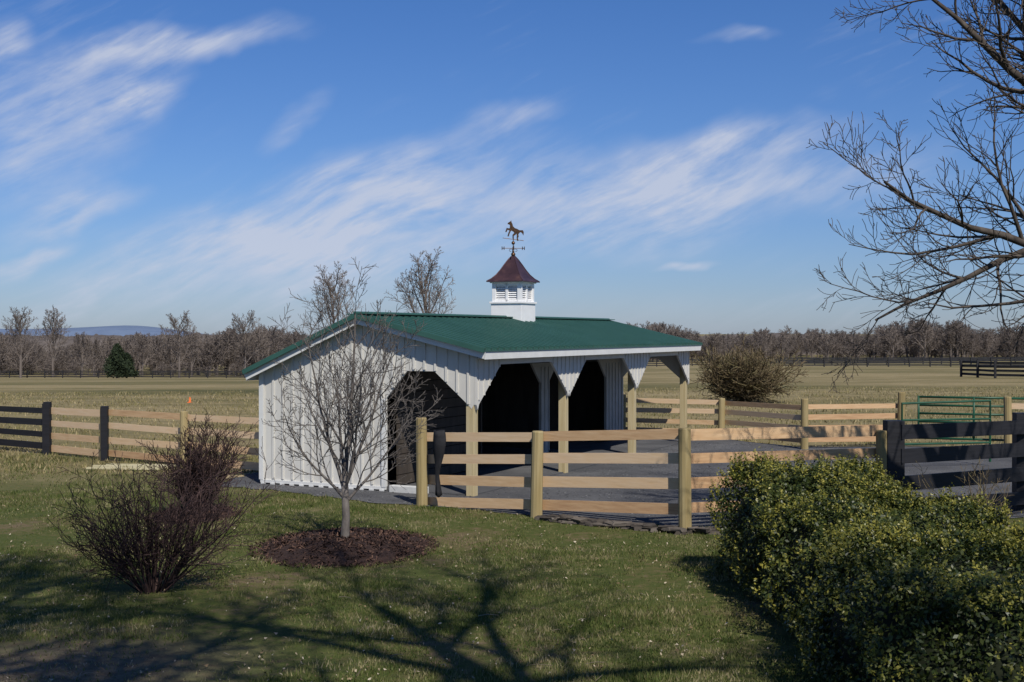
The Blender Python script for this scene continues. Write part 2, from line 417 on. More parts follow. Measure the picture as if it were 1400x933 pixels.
hs=[(-.5,.30),(-.47,.37),(-.40,.47),(-.365,.54),(-.33,.46),(-.24,.40),(-.15,.28),(0,.22),(.15,.24),(.28,.22),(.36,.25),(.48,.31),(.58,.23),(.64,.05),(.53,.13),(.43,.16),(.37,.1),(.34,-.02),(.42,-.15),(.40,-.22),(.5,-.37),(.43,-.40),(.33,-.24),(.30,-.14),(.22,-.02),(.2,-.12),(.13,-.22),(.2,-.38),(.13,-.39),(.04,-.2),(.09,-.04),(0,0),(-.14,0),(-.15,-.18),(-.13,-.38),(-.20,-.39),(-.23,-.17),(-.22,-.04),(-.35,-.05),(-.35,-.20),(-.42,-.22),(-.44,.03),(-.28,.07),(-.28,.14),(-.33,.26),(-.40,.28),(-.46,.25)]
ca,sa=math.cos(-.42),math.sin(-.42); hsr=[((x*ca-z*sa)*.42,(x*sa+z*ca)*.42) for x,z in hs]
va=-.95
c.prism(hsr,lambda a,b,t:(a*math.cos(va)-t*math.sin(va),a*math.sin(va)+t*math.cos(va),5.58+b),-.014,.014)
c.tube([Vector((-.26*math.cos(va),-.26*math.sin(va),5.42)),Vector((.26*math.cos(va),.26*math.sin(va),5.36))],[.008,.008],6)
c.obj('horse_and_compass',M_bronze,WV)

# ---------------------------------------------------------------- fences
def fence(name,posts,rails,bh=.15,bt=.025,pr=.09,mpost=M_post,mrail=M_board,roundp=True,side=1,gaps=()):
    E=empty(name,(posts[0][0],posts[0][1],0)); ox,oy=posts[0][0],posts[0][1]
    P=MB()
    for p in posts:
        x,y,h=p[:3]; z0=gz(x,y); lean=R.uniform(-.03,.03)
        if roundp:
            P.tube([Vector((x-ox,y-oy,z0-.1)),Vector((x-ox+lean*.5,y-oy,z0+h*.5)),Vector((x-ox+lean,y-oy,z0+h-.02)),Vector((x-ox+lean,y-oy,z0+h))],[pr*1.05,pr,pr*.97,pr*.88],12)
        else: P.box(x-ox,y-oy,z0+h/2-.05,pr*2,pr*2,h+.1,R.uniform(-.1,.1))
    P.obj('posts',mpost,E,smooth=False)
    B=MB()
    for i in range(len(posts)-1):
        if i in gaps: continue
        a=posts[i];b=posts[i+1]
        d=Vector((b[0]-a[0],b[1]-a[1],0)).normalized(); nrm=Vector((-d.y,d.x,0))
        if nrm.y<0: nrm=-nrm
        off=nrm*side*(pr+bt*.5+.004)
        for h in rails:
            za=gz(a[0],a[1])+(a[3] if len(a)>3 else 0)+h; zb=gz(b[0],b[1])+(b[3] if len(b)>3 else 0)+h
            j=R.uniform(-.022,.022); j2=R.uniform(-.022,.022)
            B.beam(Vector((a[0]-ox,a[1]-oy,za+j))+off+d*.003,Vector((b[0]-ox,b[1]-oy,zb+j2))+off-d*.003,bt,bh*R.uniform(.9,1.06))
    B.obj('rails',mrail,E)
    return E
railsA=(.08,.46,.85,1.23)
fence('paddock_fence',[(-1.61,22.9,1.58,0),(.404,21.44,1.45,.13),(2.69,19.87,1.62,.27),(6.05,20.9,1.5,.26)],railsA,bh=.175,pr=.10)
fence('paddock_fence',[(3.3,38.3,1.25,-.05),(6.05,37.0,1.2,-.05),(7.75,33.9,1.35,0),(10.45,34.4,1.5,0)],(.25,.55,.85,1.12),bh=.14,pr=.1)
fence('paddock_fence',[(12.8,33,1.45),(15.2,32,1.4),(17.6,31,1.4)],(.3,.6,.9,1.2),pr=.1)
fence('pasture_fence',[(-5.2,27.6,1.2),(-7.5,29.3,1.3),(-9.9,31.0,1.3)],(.18,.50,.83,1.15),bh=.16,pr=.09,mpost=M_post)
fence('pasture_fence',[(-9.86,30.97,1.32),(-11.8,32.5,1.34)],(.16,.48,.81,1.12),bh=.16,pr=.08,mpost=M_black,roundp=False)
fence('black_board_fence',[(-11.84,32.5,1.3),(-13.9,33.9,1.3),(-16,35.3,1.3),(-18.1,36.7,1.3)],(.2,.5,.8,1.1),bh=.16,pr=.07,mpost=M_black,mrail=M_black,roundp=False)
fence('black_board_fence',[(3.0,38.5,1.2,-.05),(.4,39.4,1.2),(-2,40,1.2)],(.25,.55,.85,1.12),bh=.14,pr=.07,mpost=M_black,mrail=M_black,roundp=False)
fence('black_board_fence',[(6.25,20.95,1.66),(8.9,22.3,1.7),(11.5,23.6,1.7),(14,24.9,1.7)],(.25,.66,1.07,1.47),bh=.24,bt=.04,pr=.14,mpost=M_black,mrail=M_black,roundp=False,side=-1)
def farfence(name,pts,step=2.6,h=1.35):
    out=[]
    for i in range(len(pts)-1):
        a=Vector(pts[i]);b=Vector(pts[i+1]);k=max(1,int((b-a).length/step))
        for j in range(k):
            p=a.lerp(b,j/k); out.append((p.x,p.y,h))
    out.append((*pts[-1],h))
    fence(name,out,(.25,.58,.9,1.2),bh=.18,bt=.04,pr=.08,mpost=M_fardark,mrail=M_fardark,roundp=False)
farfence('distant_fence',[(36.5,104),(37,98),(42,91),(52,86)])
farfence('distant_fence',[(-110,232),(-60,225),(-30,222),(0,230)],3.2)
farfence('distant_fence',[(20,235),(60,240),(110,236),(140,228)],3.2)
farfence('distant_fence',[(30,172),(75,185),(110,188)],3.2)

G=empty('tube_gate',(10.9,34.3,0)); c=MB()
A=Vector((0,0,0)); D=Vector((2.6,-1.0,0)); 
for h in (.28,.5,.72,.94,1.16,1.38): c.tube([A+Vector((0,0,h)),D+Vector((0,0,h))],[.03,.03],8)
for t in (0,.5,1): p=A.lerp(D,t); c.tube([p+Vector((0,0,.25)),p+Vector((0,0,1.41))],[.032,.032],8)
c.obj('gate_frame',M_gate,G,smooth=True)
G2=empty('tube_gate',(8.9,29.2,0)); c=MB(); D=Vector((2.2,.5,0))
c.tube([A+Vector((0,0,.1)),A+Vector((0,0,1.48)),D+Vector((0,0,1.52)),D+Vector((0,0,.1))],[.03]*4,8)
for h in (.3,.55,.8,1.1): c.tube([A+Vector((0,0,h)),D+Vector((0,0,h))],[.025,.025],8)
c.obj('gate_frame',M_gate,G2,smooth=False)

c=MB(); n=14; ring=12
for i in range(n):
    t=i/(n-1); z=1.42-1.15*t
    w=.06+.035*math.sin(t*5.5+.6)+.03*(1-t); d=.05+.02*math.sin(t*8)
    cx=.015*math.sin(t*7)
    for k in range(ring):
        a=6.283*k/ring; rr=1+.22*math.sin(3*a+t*4)+.12*math.sin(5*a)
        c.v.append((cx+math.cos(a)*w*rr,math.sin(a)*d*rr,z+.02*math.sin(a*2)))
for i in range(n-1):
    for k in range(ring):
        k2=(k+1)%ring; c.f.append((i*ring+k,i*ring+k2,(i+1)*ring+k2,(i+1)*ring+k))
c.f.append(tuple(range(ring))); c.f.append(tuple((n-1)*ring+k for k in range(ring)))
H=empty('hanging_horse_blanket',(-1.30,22.56,-.05),-.6); o=c.obj('fabric',M_cloth,H,smooth=True)

c=MB()
for i in range(170):
    t=R.random(); a=Vector((0.5,21.2,0)); b=Vector((2.69,19.7,0)); e=Vector((5.9,20.5,0))
    p=a.lerp(b,t/.6) if t<.6 else b.lerp(e,(t-.6)/.4)
    lay=R.randint(0,1); rz=R.uniform(-.9,.2); bb=len(c.v)
    c.box(p.x+R.uniform(-.05,.05),p.y+R.uniform(-.10,.08),.025+lay*.04,R.uniform(.12,.34),R.uniform(.1,.2),R.uniform(.03,.045),rz)
    for k in range(bb,len(c.v)):
        v=c.v[k]; c.v[k]=(v[0]+R.uniform(-.03,.03),v[1]+R.uniform(-.03,.03),v[2]+R.uniform(-.012,.012))
c.obj('stone_edging',M_stone)
c=MB()
for i in range(5): c.beam((-9.6+i*.1,28.9+i*.15,.04+.03*(i%2)),(-7.9+i*.05,28.7+i*.17,.04+.03*(i%2)),.1,.04)
c.obj('lumber_pile',simple('fresh_lumber',[(.3,(.42,.38,.22)),(.7,(.52,.46,.3))],4,.8))
c=MB(); zz=gz(-14.6,58)
c.tube([Vector((-14.6,58,zz)),Vector((-14.6,58,zz+.05)),Vector((-14.6,58,zz+.26))],[.07,.06,.03],10); c.box(-14.6,58,zz+.02,.2,.2,.03)
c.obj('marker_cone',M_orange)

# ---------------------------------------------------------------- bare trees
def rot_dir(d,ang,az):
    o=d.orthogonal().normalized(); o2=d.cross(o).normalized()
    s_=(o*math.cos(az)+o2*math.sin(az))
    return (d*math.cos(ang)+s_*math.sin(ang)).normalized()
def grow(mb,p,d,Ln,r,lvl,cfg,rng):
    ns=cfg['seg'][lvl]; wob=cfg['wob'][lvl]; tp=cfg['trop'][lvl]; pts=[p.copy()];rad=[r];dirs=[d.copy()]
    rend=max(cfg['rmin'],r*cfg.get('taper',.25))
    for i in range(ns):
        d=(d+Vector((rng.uniform(-wob,wob),rng.uniform(-wob,wob),rng.uniform(-wob,wob)+tp))).normalized()
        p=p+d*(Ln/ns); pts.append(p.copy()); dirs.append(d.copy()); rad.append(r+(rend-r)*(i+1)/ns)
    mb.tube(pts,rad,cfg['sides'][lvl],cap=False)
    if lvl+1<len(cfg['seg']):
        n=cfg['n'][lvl]; st=cfg['start'][lvl]
        az=rng.uniform(0,6.28)
        for k in range(n):
            t=st+(1-st)*(k+rng.random()*.9)/n; t=min(t,.99); fi=t*ns; i=int(fi); fr=fi-i
            q=pts[i].lerp(pts[i+1],fr); dd=dirs[i+1]; rr=rad[i]+(rad[i+1]-rad[i])*fr
            az+=2.4+rng.uniform(-.5,.5); a=math.radians(cfg['ang'][lvl]*rng.uniform(.7,1.3))
            nd=rot_dir(dd,a,az)
            ll=Ln*cfg['ratio'][lvl]*(1.15-.6*t)*rng.uniform(.7,1.2)
            grow(mb,q,nd,ll,max(cfg['rmin'],rr*cfg.get('rr',.6)),lvl+1,cfg,rng)

rng=random.Random(5)
TX,TY=-2.42,18.5
E=empty('ornamental_tree',(TX,TY,0)); t=MB()
cfg=dict(seg=[7,6,5,4],wob=[.13,.16,.22,.25],trop=[.12,.10,.06,.03],sides=[7,5,4,3],n=[9,6,5],start=[.12,.12,.15],ang=[38,38,38],ratio=[.55,.5,.5],rmin=.0036,taper=.2,rr=.58)
t.tube([Vector((0,0,0)),Vector((0,0,.08)),Vector((.02,0,.45)),Vector((0,0,.95))],[.10,.066,.056,.05],10)
for k,(dx,dy,l,h,rr_) in enumerate([(.04,.0,2.5,.9,.040),(-.34,.1,2.3,.8,.032),(.40,-.1,2.2,.85,.030),(-.85,-.2,1.6,.7,.024),(.95,.2,1.75,.62,.024),(-.1,.5,2.1,.85,.026),(.2,-.5,1.95,.8,.025)]):
    grow(t,Vector((0,0,h)),Vector((dx,dy,1)).normalized(),l,rr_,0,cfg,rng)
t.obj('trunk_and_branches',M_bark,E,smooth=True)

def mound(name,cx,cy,rx,ry,h,seed):
    c=MB(); nr,na=9,48
    c.v.append((cx,cy,h))
    for i in range(1,nr+1):
        for k in range(na):
            a=6.283*k/na; e=1+.18*mnoise.noise(Vector((math.cos(a)*2,math.sin(a)*2,seed)))+.08*mnoise.noise(Vector((math.cos(a)*7,math.sin(a)*7,seed)))
            q=i/nr; zz=h*(1-q**2.2)+(.05*mnoise.noise(Vector((q*6*math.cos(a),q*6*math.sin(a),seed+1))) if i<nr else 0)-(.02 if i==nr else 0)
            c.v.append((cx+math.cos(a)*rx*q*e,cy+math.sin(a)*ry*q*e,max(zz,-.02)+.005))
    for k in range(na): c.f.append((0,1+k,1+(k+1)%na))
    for i in range(nr-1):
        for k in range(na):
            a=1+i*na+k;b=1+i*na+(k+1)%na; c.f.append((a,a+na,b+na,b))
    EE=empty(name,(0,0,0)); c.obj('mound',M_mulch,EE,smooth=True)
    n=int(2200*rx*ry); q=np.sqrt(NR.uniform(0,1.25,n)); a=NR.uniform(0,6.283,n)
    X=cx+np.cos(a)*rx*q;Y=cy+np.sin(a)*ry*q;Z=np.maximum(h*(1-np.minimum(q,1)**2.2),0)+.014
    V=np.zeros((n,4,3)); an=NR.uniform(0,6.28,n); l=NR.uniform(.012,.04,n); w=NR.uniform(.004,.011,n); tl=NR.uniform(-.015,.03,n)
    for i,(sa,sb) in enumerate(((-1,-1),(1,-1),(1,1),(-1,1))):
        V[:,i,0]=X+np.cos(an)*l*sa-np.sin(an)*w*sb; V[:,i,1]=Y+np.sin(an)*l*sa+np.cos(an)*w*sb; V[:,i,2]=Z+sa*tl+sb*.004
    np_mesh('chips',V.reshape(-1,3),4,M_chips,EE)
mounds=[(TX,TY,1.22,1.55,.14),(-5.4,21.7,.7,1.0,.05)]
for i,mm in enumerate(mounds): mound('mulch_bed',*mm,i+3)

def shrub(name,x,y,hh,ww,nst,seed,mat,dense_=1.0,rm=.003,ang=32):
    rg=random.Random(seed); E=empty(name,(x,y,gz(x,y))); t=MB()
    cfg=dict(seg=[6,5,4],wob=[.16,.24,.28],trop=[.03,.03,.02],sides=[4,3,3],n=[int(8*dense_),int(5*dense_)],start=[.2,.15],ang=[ang,40],ratio=[.45,.5],rmin=rm,taper=.3,rr=.7)
    for k in range(nst):
        a=rg.uniform(0,6.28); sp=rg.random()**.7
        d=Vector((math.cos(a)*sp*ww/hh*.62,math.sin(a)*sp*ww/hh*.62,1)).normalized()
        l=hh*rg.uniform(.45,1.08)/max(.75,d.z+.1)
        grow(t,Vector((math.cos(a)*.16*sp,math.sin(a)*.16*sp,0)),d,l*(1-.15*sp),rm*3.2*rg.uniform(.8,1.3),0,cfg,rg)
    t.obj('stems',mat,E)
shrub('bare_shrub',-4.3,15.3,1.62,2.7,62,1,M_shrub,ang=40,rm=.0032)
shrub('bare_shrub',-5.35,21.8,1.6,1.4,60,2,M_shrub,rm=.0045)
shrub('bare_shrub',6.55,17.9,1.5,1.4,14,3,M_shrub2,.7)
shrub('field_thicket',10.3,57,2.3,5.8,190,4,M_shrub2,1.0,rm=.012,ang=45)

rng=random.Random(21)
E=empty('bare_maple_tree',(8.9,17,0)); t=MB()
t.tube([Vector((0,0,-.1)),Vector((0,0,.3)),Vector((.05,0,2)),Vector((-.05,0,4.2)),Vector((0.1,0,6.5)),Vector((0,.1,9)),Vector((.1,0,11))],[.5,.36,.31,.27,.2,.12,.05],12)
cfg=dict(seg=[9,7,6,4],wob=[.14,.22,.27,.3],trop=[.02,.045,.07,.06],sides=[7,5,3,3],n=[11,8,6],start=[.18,.12,.12],ang=[42,40,40],ratio=[.46,.5,.48],rmin=.0044,taper=.18,rr=.58)
cfgb=dict(cfg); cfgb['n']=[9,5,4]
limbs=[((-1,-.05,.02),4.7,3.9,.09),((-1,.3,.2),4.2,4.4,.08),((-1,-.15,.40),4.4,5.0,.12),((-1,.35,.5),4.2,5.4,.10),((-1,.1,.75),4.3,5.8,.11),((-.9,-.35,.95),4.1,6.4,.10),((-.8,.3,1.2),4.1,7.0,.09),((-.7,-.1,1.0),4.1,7.6,.09),((-.5,-.1,1.6),4.0,8.2,.08)]
for d,l,z,r_ in limbs: grow(t,Vector((0,0,z)),Vector(d).normalized(),l,r_,0,cfg,rng)
for d,l,z,r_ in [((.9,.3,.5),4.2,4.6,.11),((.8,-.4,.7),4.2,5.6,.1),((.1,1,.6),4.2,5.0,.1),((.3,1,1.0),3.8,6.8,.08),((.1,-.9,1.1),2.6,7.4,.07),((.6,.1,1.4),3.8,8.2,.07)]:
    grow(t,Vector((0,0,z)),Vector(d).normalized(),l,r_,0,cfgb,rng)
t.obj('trunk_and_branches',M_barkd,E,smooth=True)

# invented bare trees, unseen around the viewpoint, added to shade the lawn
def shade_tree(x,y,z0,nl,seed,sc,rm,nn):
    cfg2=dict(seg=[8,6,5,4],wob=[.12,.2,.25,.3],trop=[.03,.04,.04,.02],sides=[6,4,3,3],n=nn,start=[.2,.15,.15],ang=[42,42,42],ratio=[.48,.5,.5],rmin=rm,taper=.22,rr=.62)
    rng=random.Random(seed)
    E=empty('added_shade_tree',(x,y,0)); t=MB()
    t.tube([Vector((0,0,-.1)),Vector((0,0,.4)),Vector((0,.05,3)),Vector((.05,0,7*sc)),Vector((0,.2,11*sc)),Vector((.1,0,15*sc))],[.5,.36,.32,.28,.18,.05],12)
    for i in range(nl):
        a=i*2.4+.6; z=z0+i*.5
        grow(t,Vector((0,0,z)),Vector((math.cos(a),math.sin(a)*.8,.45+i*.05)).normalized(),(5.8-i*.16)*sc,.14-i*.006,0,cfg2,rng)
    t.obj('trunk_and_branches',M_barkd,E,smooth=True)
shade_tree(3.3,2.6,7.6,12,9,.95,.010,[9,6,5])
shade_tree(-2.6,2.2,7.4,16,33,1.05,.014,[11,8,5])

def midtree(name,x,y,h,seed,spread=1.0,rm=.02,mat=M_barkfar):
    rg=random.Random(seed); E=empty(name,(x,y,gz(x,y))); t=MB()
    cfg=dict(seg=[6,5,4,3],wob=[.12,.18,.22,.25],trop=[.09,.07,.05,.03],sides=[4,3,3,3],n=[7,6,4],start=[.2,.15,.15],ang=[36,38,40],ratio=[.5,.5,.5],rmin=rm,taper=.25,rr=.55)
    t.tube([Vector((0,0,-.2)),Vector((0,0,h*.2)),Vector((.1,0,h*.45)),Vector((0,0,h*.8))],[h*.018,h*.014,h*.010,h*.004],6)
    for i in range(11):
        a=i*2.4+rg.random(); z=h*(.2+.055*i)
        grow(t,Vector((0,0,z)),Vector((math.cos(a)*spread,math.sin(a)*spread,1.0)).normalized(),h*(.5-.026*i),h*.007,0,cfg,rg)
    t.obj('trunk_and_branches',mat,E); return E
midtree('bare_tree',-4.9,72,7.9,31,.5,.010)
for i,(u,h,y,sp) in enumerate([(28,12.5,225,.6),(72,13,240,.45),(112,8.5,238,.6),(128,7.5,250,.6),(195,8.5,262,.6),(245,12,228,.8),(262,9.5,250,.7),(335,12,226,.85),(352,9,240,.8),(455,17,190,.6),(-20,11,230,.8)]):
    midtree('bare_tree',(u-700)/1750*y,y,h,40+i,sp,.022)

def cedar(name,x,y,h,w,seed):
    E=empty(name,(x,y,gz(x,y))); n=7000
    t=NR.uniform(0,1,n)**.8; a=NR.uniform(0,6.28,n); r=w*(np.clip(1-t,0,1)**.6)*(.75+.25*np.sin(a*3+t*9))*np.sqrt(NR.uniform(.2,1,n))
    P=np.stack([np.cos(a)*r,np.sin(a)*r,.3+t*(h-.3)],1)
    V=np.repeat(P[:,None,:],3,1)+NR.normal(0,.14,(n,3,3))
    np_mesh('foliage',V.reshape(-1,3),3,M_ever,E)
    c=MB(); c.tube([Vector((0,0,-.1)),Vector((0,0,h*.8))],[.2,.05],6); c.obj('trunk',M_barkd,E)
cedar('cedar_tree',-540/1750*215,215,5.6,2.8,1)
cedar('cedar_tree',-527/1750*222,222,4.2,2.2,2)

DT=empty('distant_treeline',(0,0,0)); vars_=[]
for s in range(7):
    rg=random.Random(100+s); t=MB(); h=10
    t.tube([Vector((0,0,-.5)),Vector((0,0,4)),Vector((rg.uniform(-.3,.3),0,8.5))],[.22,.16,.05],4,False)
    cf=dict(seg=[4,3,2],wob=[.15,.2,.25],trop=[.1,.06,.03],sides=[3,3,3],n=[8,7],start=[.15,.15],ang=[36,42],ratio=[.5,.55],rmin=.034,taper=.4,rr=.6)
    for i in range(11):
        a=i*2.4+rg.random(); z=h*(.12+.065*i); sp=rg.uniform(.5,.95)
        grow(t,Vector((0,0,z)),Vector((math.cos(a)*sp,math.sin(a)*sp,1.0)).normalized(),h*(.46-.025*i),.08,0,cf,rg)
    me=bpy.data.meshes.new('far_tree_mesh'); me.from_pydata(t.v,[],t.f); me.materials.append(M_barkfar); vars_.append(me)
rg=random.Random(77)
def inst(x,y,s,sz):
    o=bpy.data.objects.new('woodland_tree',rg.choice(vars_)); scene.collection.objects.link(o); o.parent=DT
    o.location=(x,y,gz(x,y)-.2); o.scale=(s,s,sz); o.rotation_euler=(0,0,rg.uniform(0,6.28))
for i in range(850):
    y=rg.uniform(265,350); u=rg.uniform(-.52,.5); x=u*y
    right=u>-.05
    if right: y=rg.uniform(305,360); x=u*y
    k=.85+.12*math.sin(u*23)+.09*math.sin(u*61+1)
    s=rg.uniform(.65,1.0)*k*(1.04 if right else 1.12)
    inst(x,y,s*1.15,s)
for i in range(420):
    y=rg.uniform(258,300); u=rg.uniform(-.5,.5)
    if u>-.05: y+=46
    inst(u*y,y,rg.uniform(.55,.8),rg.uniform(.22,.42))
def ridge(name,y0,hfun,mat,x0,x1,step,zb,depth):
    c=MB(); n=int((x1-x0)/step)+1
    for i in range(n):
        x=x0+i*step; hh=hfun(x)
        c.v += [(x,y0,zb),(x,y0+depth*.15,zb+(hh-zb)*.75),(x,y0+depth*.4,hh),(x,y0+depth,zb)]
    for i in range(n-1):
        for k in range(3): a=i*4+k; c.f.append((a,a+4,a+5,a+1))
    return c.obj(name,mat,smooth=True)
def wh(x):
    return 2.4+.9*mnoise.noise(Vector((x*.03,1,0)))+.9*mnoise.noise(Vector((x*.21,5,0)))+.6*mnoise.noise(Vector((x*.9,7,0)))
ridge('woodland_background',362,wh,M_wood_far,-330,330,.8,-10,40)
def hh(x): 
    return -5+ 24*sstep(-700,-1000,x)*(1+.25*math.sin(x*.006))+4*mnoise.noise(Vector((x*.003,0,2)))
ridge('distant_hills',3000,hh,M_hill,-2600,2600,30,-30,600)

# ---------------------------------------------------------------- hedge
blobs=[(3.70,15.5,1.08,1.35,1.42),(4.05,13.5,1.30,1.6,1.25),(4.1,11.0,1.45,1.7,1.15),(5.95,12.1,1.3,1.5,1.22),(6.3,9.9,1.5,1.6,1.2),(8.1,12.3,1.4,1.4,1.2)]
HE=empty('boxwood_hedge',(0,0,0)); EXP=3.2
WVK=NR.normal(0,1,(10,3))*np.array([5.5,5.5,5]); PH=NR.uniform(0,6.28,10)
WVK2=NR.normal(0,1,(8,3))*16; PH2=NR.uniform(0,6.28,8)
def lump(P):
    s_=np.zeros(len(P))
    for k in range(10): s_+=np.sin(P@WVK[k]+PH[k])
    s2=np.zeros(len(P))
    for k in range(8): s2+=np.sin(P@WVK2[k]+PH2[k])
    return s_/10+.35*s2/8
def surf(D,b):
    cx,cy,rx,ry,H=b
    zc=H*.42; rzv=H-zc
    q=(np.abs(D[:,0]/rx)**EXP+np.abs(D[:,1]/ry)**EXP+np.abs(D[:,2]/rzv)**EXP)**(-1/EXP)
    return np.array([cx,cy,zc])+D*q[:,None]
def sample(b,bi,n):
    D=NR.uniform(-1,1,(n,3)); ax=NR.choice(3,n,p=[.27,.25,.48]); sg=NR.choice([-1,1],n); sg=np.where(ax==2,1,sg)
    D[np.arange(n),ax]=sg
    D=D*np.array([b[2],b[3],b[4]*.58])
    P=surf(D,b); Dn=D/np.linalg.norm(D,axis=1)[:,None]
    lm=lump(P); P=P+Dn*(lm*.36)[:,None]
    keep=P[:,2]>.03
    for bj,o in enumerate(blobs):
        if bj==bi: continue
        ins=(np.abs((P[:,0]-o[0])/(o[2]*.9))**EXP+np.abs((P[:,1]-o[1])/(o[3]*.9))**EXP+np.abs((P[:,2]-o[4]*.42)/(o[4]*.58*.85))**EXP)<1
        keep&=~ins
    return P[keep],Dn[keep],lm[keep]
allP=[];allD=[];tipP=[];tipD=[]
for bi,b in enumerate(blobs):
    n=40000 if bi<4 else 16000
    P,Dn,lm=sample(b,bi,n)
    m_=len(P); P=P-Dn*(NR.uniform(0,1,m_)**1.4*.2)[:,None]
    allP.append(P); allD.append(Dn)
    P,Dn,lm=sample(b,bi,3600 if bi<4 else 1200)
    pr_=NR.uniform(0,1,len(P))<np.clip(.38+lm*2.1,.04,1)
    P=P[pr_];Dn=Dn[pr_]
    up=Dn*.5+np.array([0,0,.8])+NR.normal(0,.25,P.shape); up/=np.linalg.norm(up,axis=1)[:,None]
    sl_=NR.uniform(.03,.14,len(P))
    for k in range(7):
        q=P+up*(sl_*(k/6))[:,None]+NR.normal(0,.010,P.shape)
        tipP.append(q); tipD.append(up+NR.normal(0,.6,P.shape))
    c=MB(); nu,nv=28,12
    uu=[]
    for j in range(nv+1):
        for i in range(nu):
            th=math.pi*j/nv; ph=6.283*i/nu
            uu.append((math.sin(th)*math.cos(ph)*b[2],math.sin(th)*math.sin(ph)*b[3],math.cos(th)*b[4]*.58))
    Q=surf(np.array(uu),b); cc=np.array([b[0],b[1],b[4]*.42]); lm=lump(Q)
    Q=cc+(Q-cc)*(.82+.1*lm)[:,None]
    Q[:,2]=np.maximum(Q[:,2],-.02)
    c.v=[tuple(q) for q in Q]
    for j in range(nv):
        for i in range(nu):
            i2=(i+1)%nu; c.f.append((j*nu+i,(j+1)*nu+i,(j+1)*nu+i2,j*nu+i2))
    c.obj('hedge_light_block',M_core,HE,smooth=True)
def leaves(P,D,l0,l1,mat,name):
    n=len(P)
    nn=D*.7+NR.normal(0,.8,(n,3))+np.array([0,0,.2]); nn/=np.linalg.norm(nn,axis=1)[:,None]
    tt=np.cross(nn,NR.normal(0,1,(n,3))); tt/=np.linalg.norm(tt,axis=1)[:,None]; bb_=np.cross(nn,tt)
    l=NR.uniform(l0,l1,n)[:,None]; w=l*.55
    V=np.stack([P-tt*l,P+bb_*w,P+tt*l,P-bb_*w],1)
    np_mesh(name,V.reshape(-1,3),4,mat,HE)
leaves(np.concatenate(allP),np.concatenate(allD),.016,.03,M_box,'leaves')
leaves(np.concatenate(tipP),np.concatenate(tipD),.011,.022,M_tip,'new_growth')

# ---------------------------------------------------------------- grass
def clear(X,Y):
    k=~in_poly_np(gp,X,Y)
    for (cx,cy,rx,ry,_) in mounds: k&=(((X-cx)/rx)**2+((Y-cy)/ry)**2)>1.0
    for b in blobs: k&=~((np.abs(X-b[0])<b[2]*.85)&(np.abs(Y-b[1])<b[3]*.85))
    return k
def sines(X,Y,sc,seed):
    r=np.random.RandomState(seed); s_=0
    for k in range(8):
        a=r.uniform(0,6.28); f=sc*r.uniform(.6,1.8); s_=s_+np.sin(X*math.cos(a)*f+Y*math.sin(a)*f+r.uniform(0,6.28))
    return s_/8
def blades(name,n,y0,y1,h0,h1,wd,mat,ex,seed,bare=True):
    Y=y0+(y1-y0)*NR.uniform(0,1,n)**ex; X=NR.uniform(-.45,.45,n)*Y
    k=clear(X,Y)
    if bare: k&=(sines(X,Y,1.6,seed)+.6*sines(X,Y,7,seed+1)+NR.normal(0,.2,n))>-.10
    if bare: k&=~((((X+4.2)**2/2.2+(Y-11.6)**2)<1.7)&(NR.uniform(0,1,n)<.88))
    if bare: k&=~((((X+4.25)**2+(Y-15.4)**2)<.4)&(NR.uniform(0,1,n)<.85))
    X=X[k];Y=Y[k];n=len(X)
    h=NR.uniform(h0,h1,n)*(1+.8*sines(X,Y,3,seed+2)); a=NR.uniform(0,6.28,n); ln=NR.uniform(0,.9,n)*h; la=NR.uniform(0,6.28,n)
    V=np.zeros((n,3,3)); Z=np.zeros(n)
    if y1>45: Z=np.array([gz(float(x_),float(y_)) for x_,y_ in zip(X,Y)])
    V[:,0]=np.stack([X-np.cos(a)*wd,Y-np.sin(a)*wd,Z],1); V[:,1]=np.stack([X+np.cos(a)*wd,Y+np.sin(a)*wd,Z],1)
    V[:,2]=np.stack([X+np.cos(la)*ln,Y+np.sin(la)*ln,Z+h],1)
    np_mesh(name,V.reshape(-1,3),3,mat)
blades('lawn_grass',300000,10.4,25,.018,.052,.006,M_grass,1.15,3)
blades('lawn_grass',60000,22,34,.03,.07,.01,M_grass,1,6)
blades('field_grass',70000,28,75,.05,.13,.018,M_straw,1.1,9)
n=5200; Y=NR.uniform(10.6,23,n);X=NR.uniform(-.42,.42,n)*Y; k=clear(X,Y)&((sines(X,Y,1.2,44)+NR.normal(0,.3,n))>.0); X=X[k];Y=Y[k];n=len(X)
V=np.zeros((n,4,3)); a=NR.uniform(0,6.28,n); s_=NR.uniform(.006,.026,n)
for i in range(4):
    V[:,i,0]=X+np.cos(a+i*1.57)*s_*(1 if i%2 else .5); V[:,i,1]=Y+np.sin(a+i*1.57)*s_*(1 if i%2 else .5); V[:,i,2]=.028+NR.uniform(-.012,.018,n)
np_mesh('leaf_litter',V.reshape(-1,3),4,M_leaf)
c=MB()
for i in range(45):
    y=R.uniform(10.8,16); x=R.uniform(-.4,.2)*y; a=R.uniform(0,6.28); l=R.uniform(.06,.25)
    p=Vector((x,y,.03)); d=Vector((math.cos(a),math.sin(a),0))
    c.tube([p,p+d*l*.5+Vector((R.uniform(-.02,.02),R.uniform(-.02,.02),.012)),p+d*l],[.004,.0035,.002],4)
c.obj('fallen_twigs',M_twig)

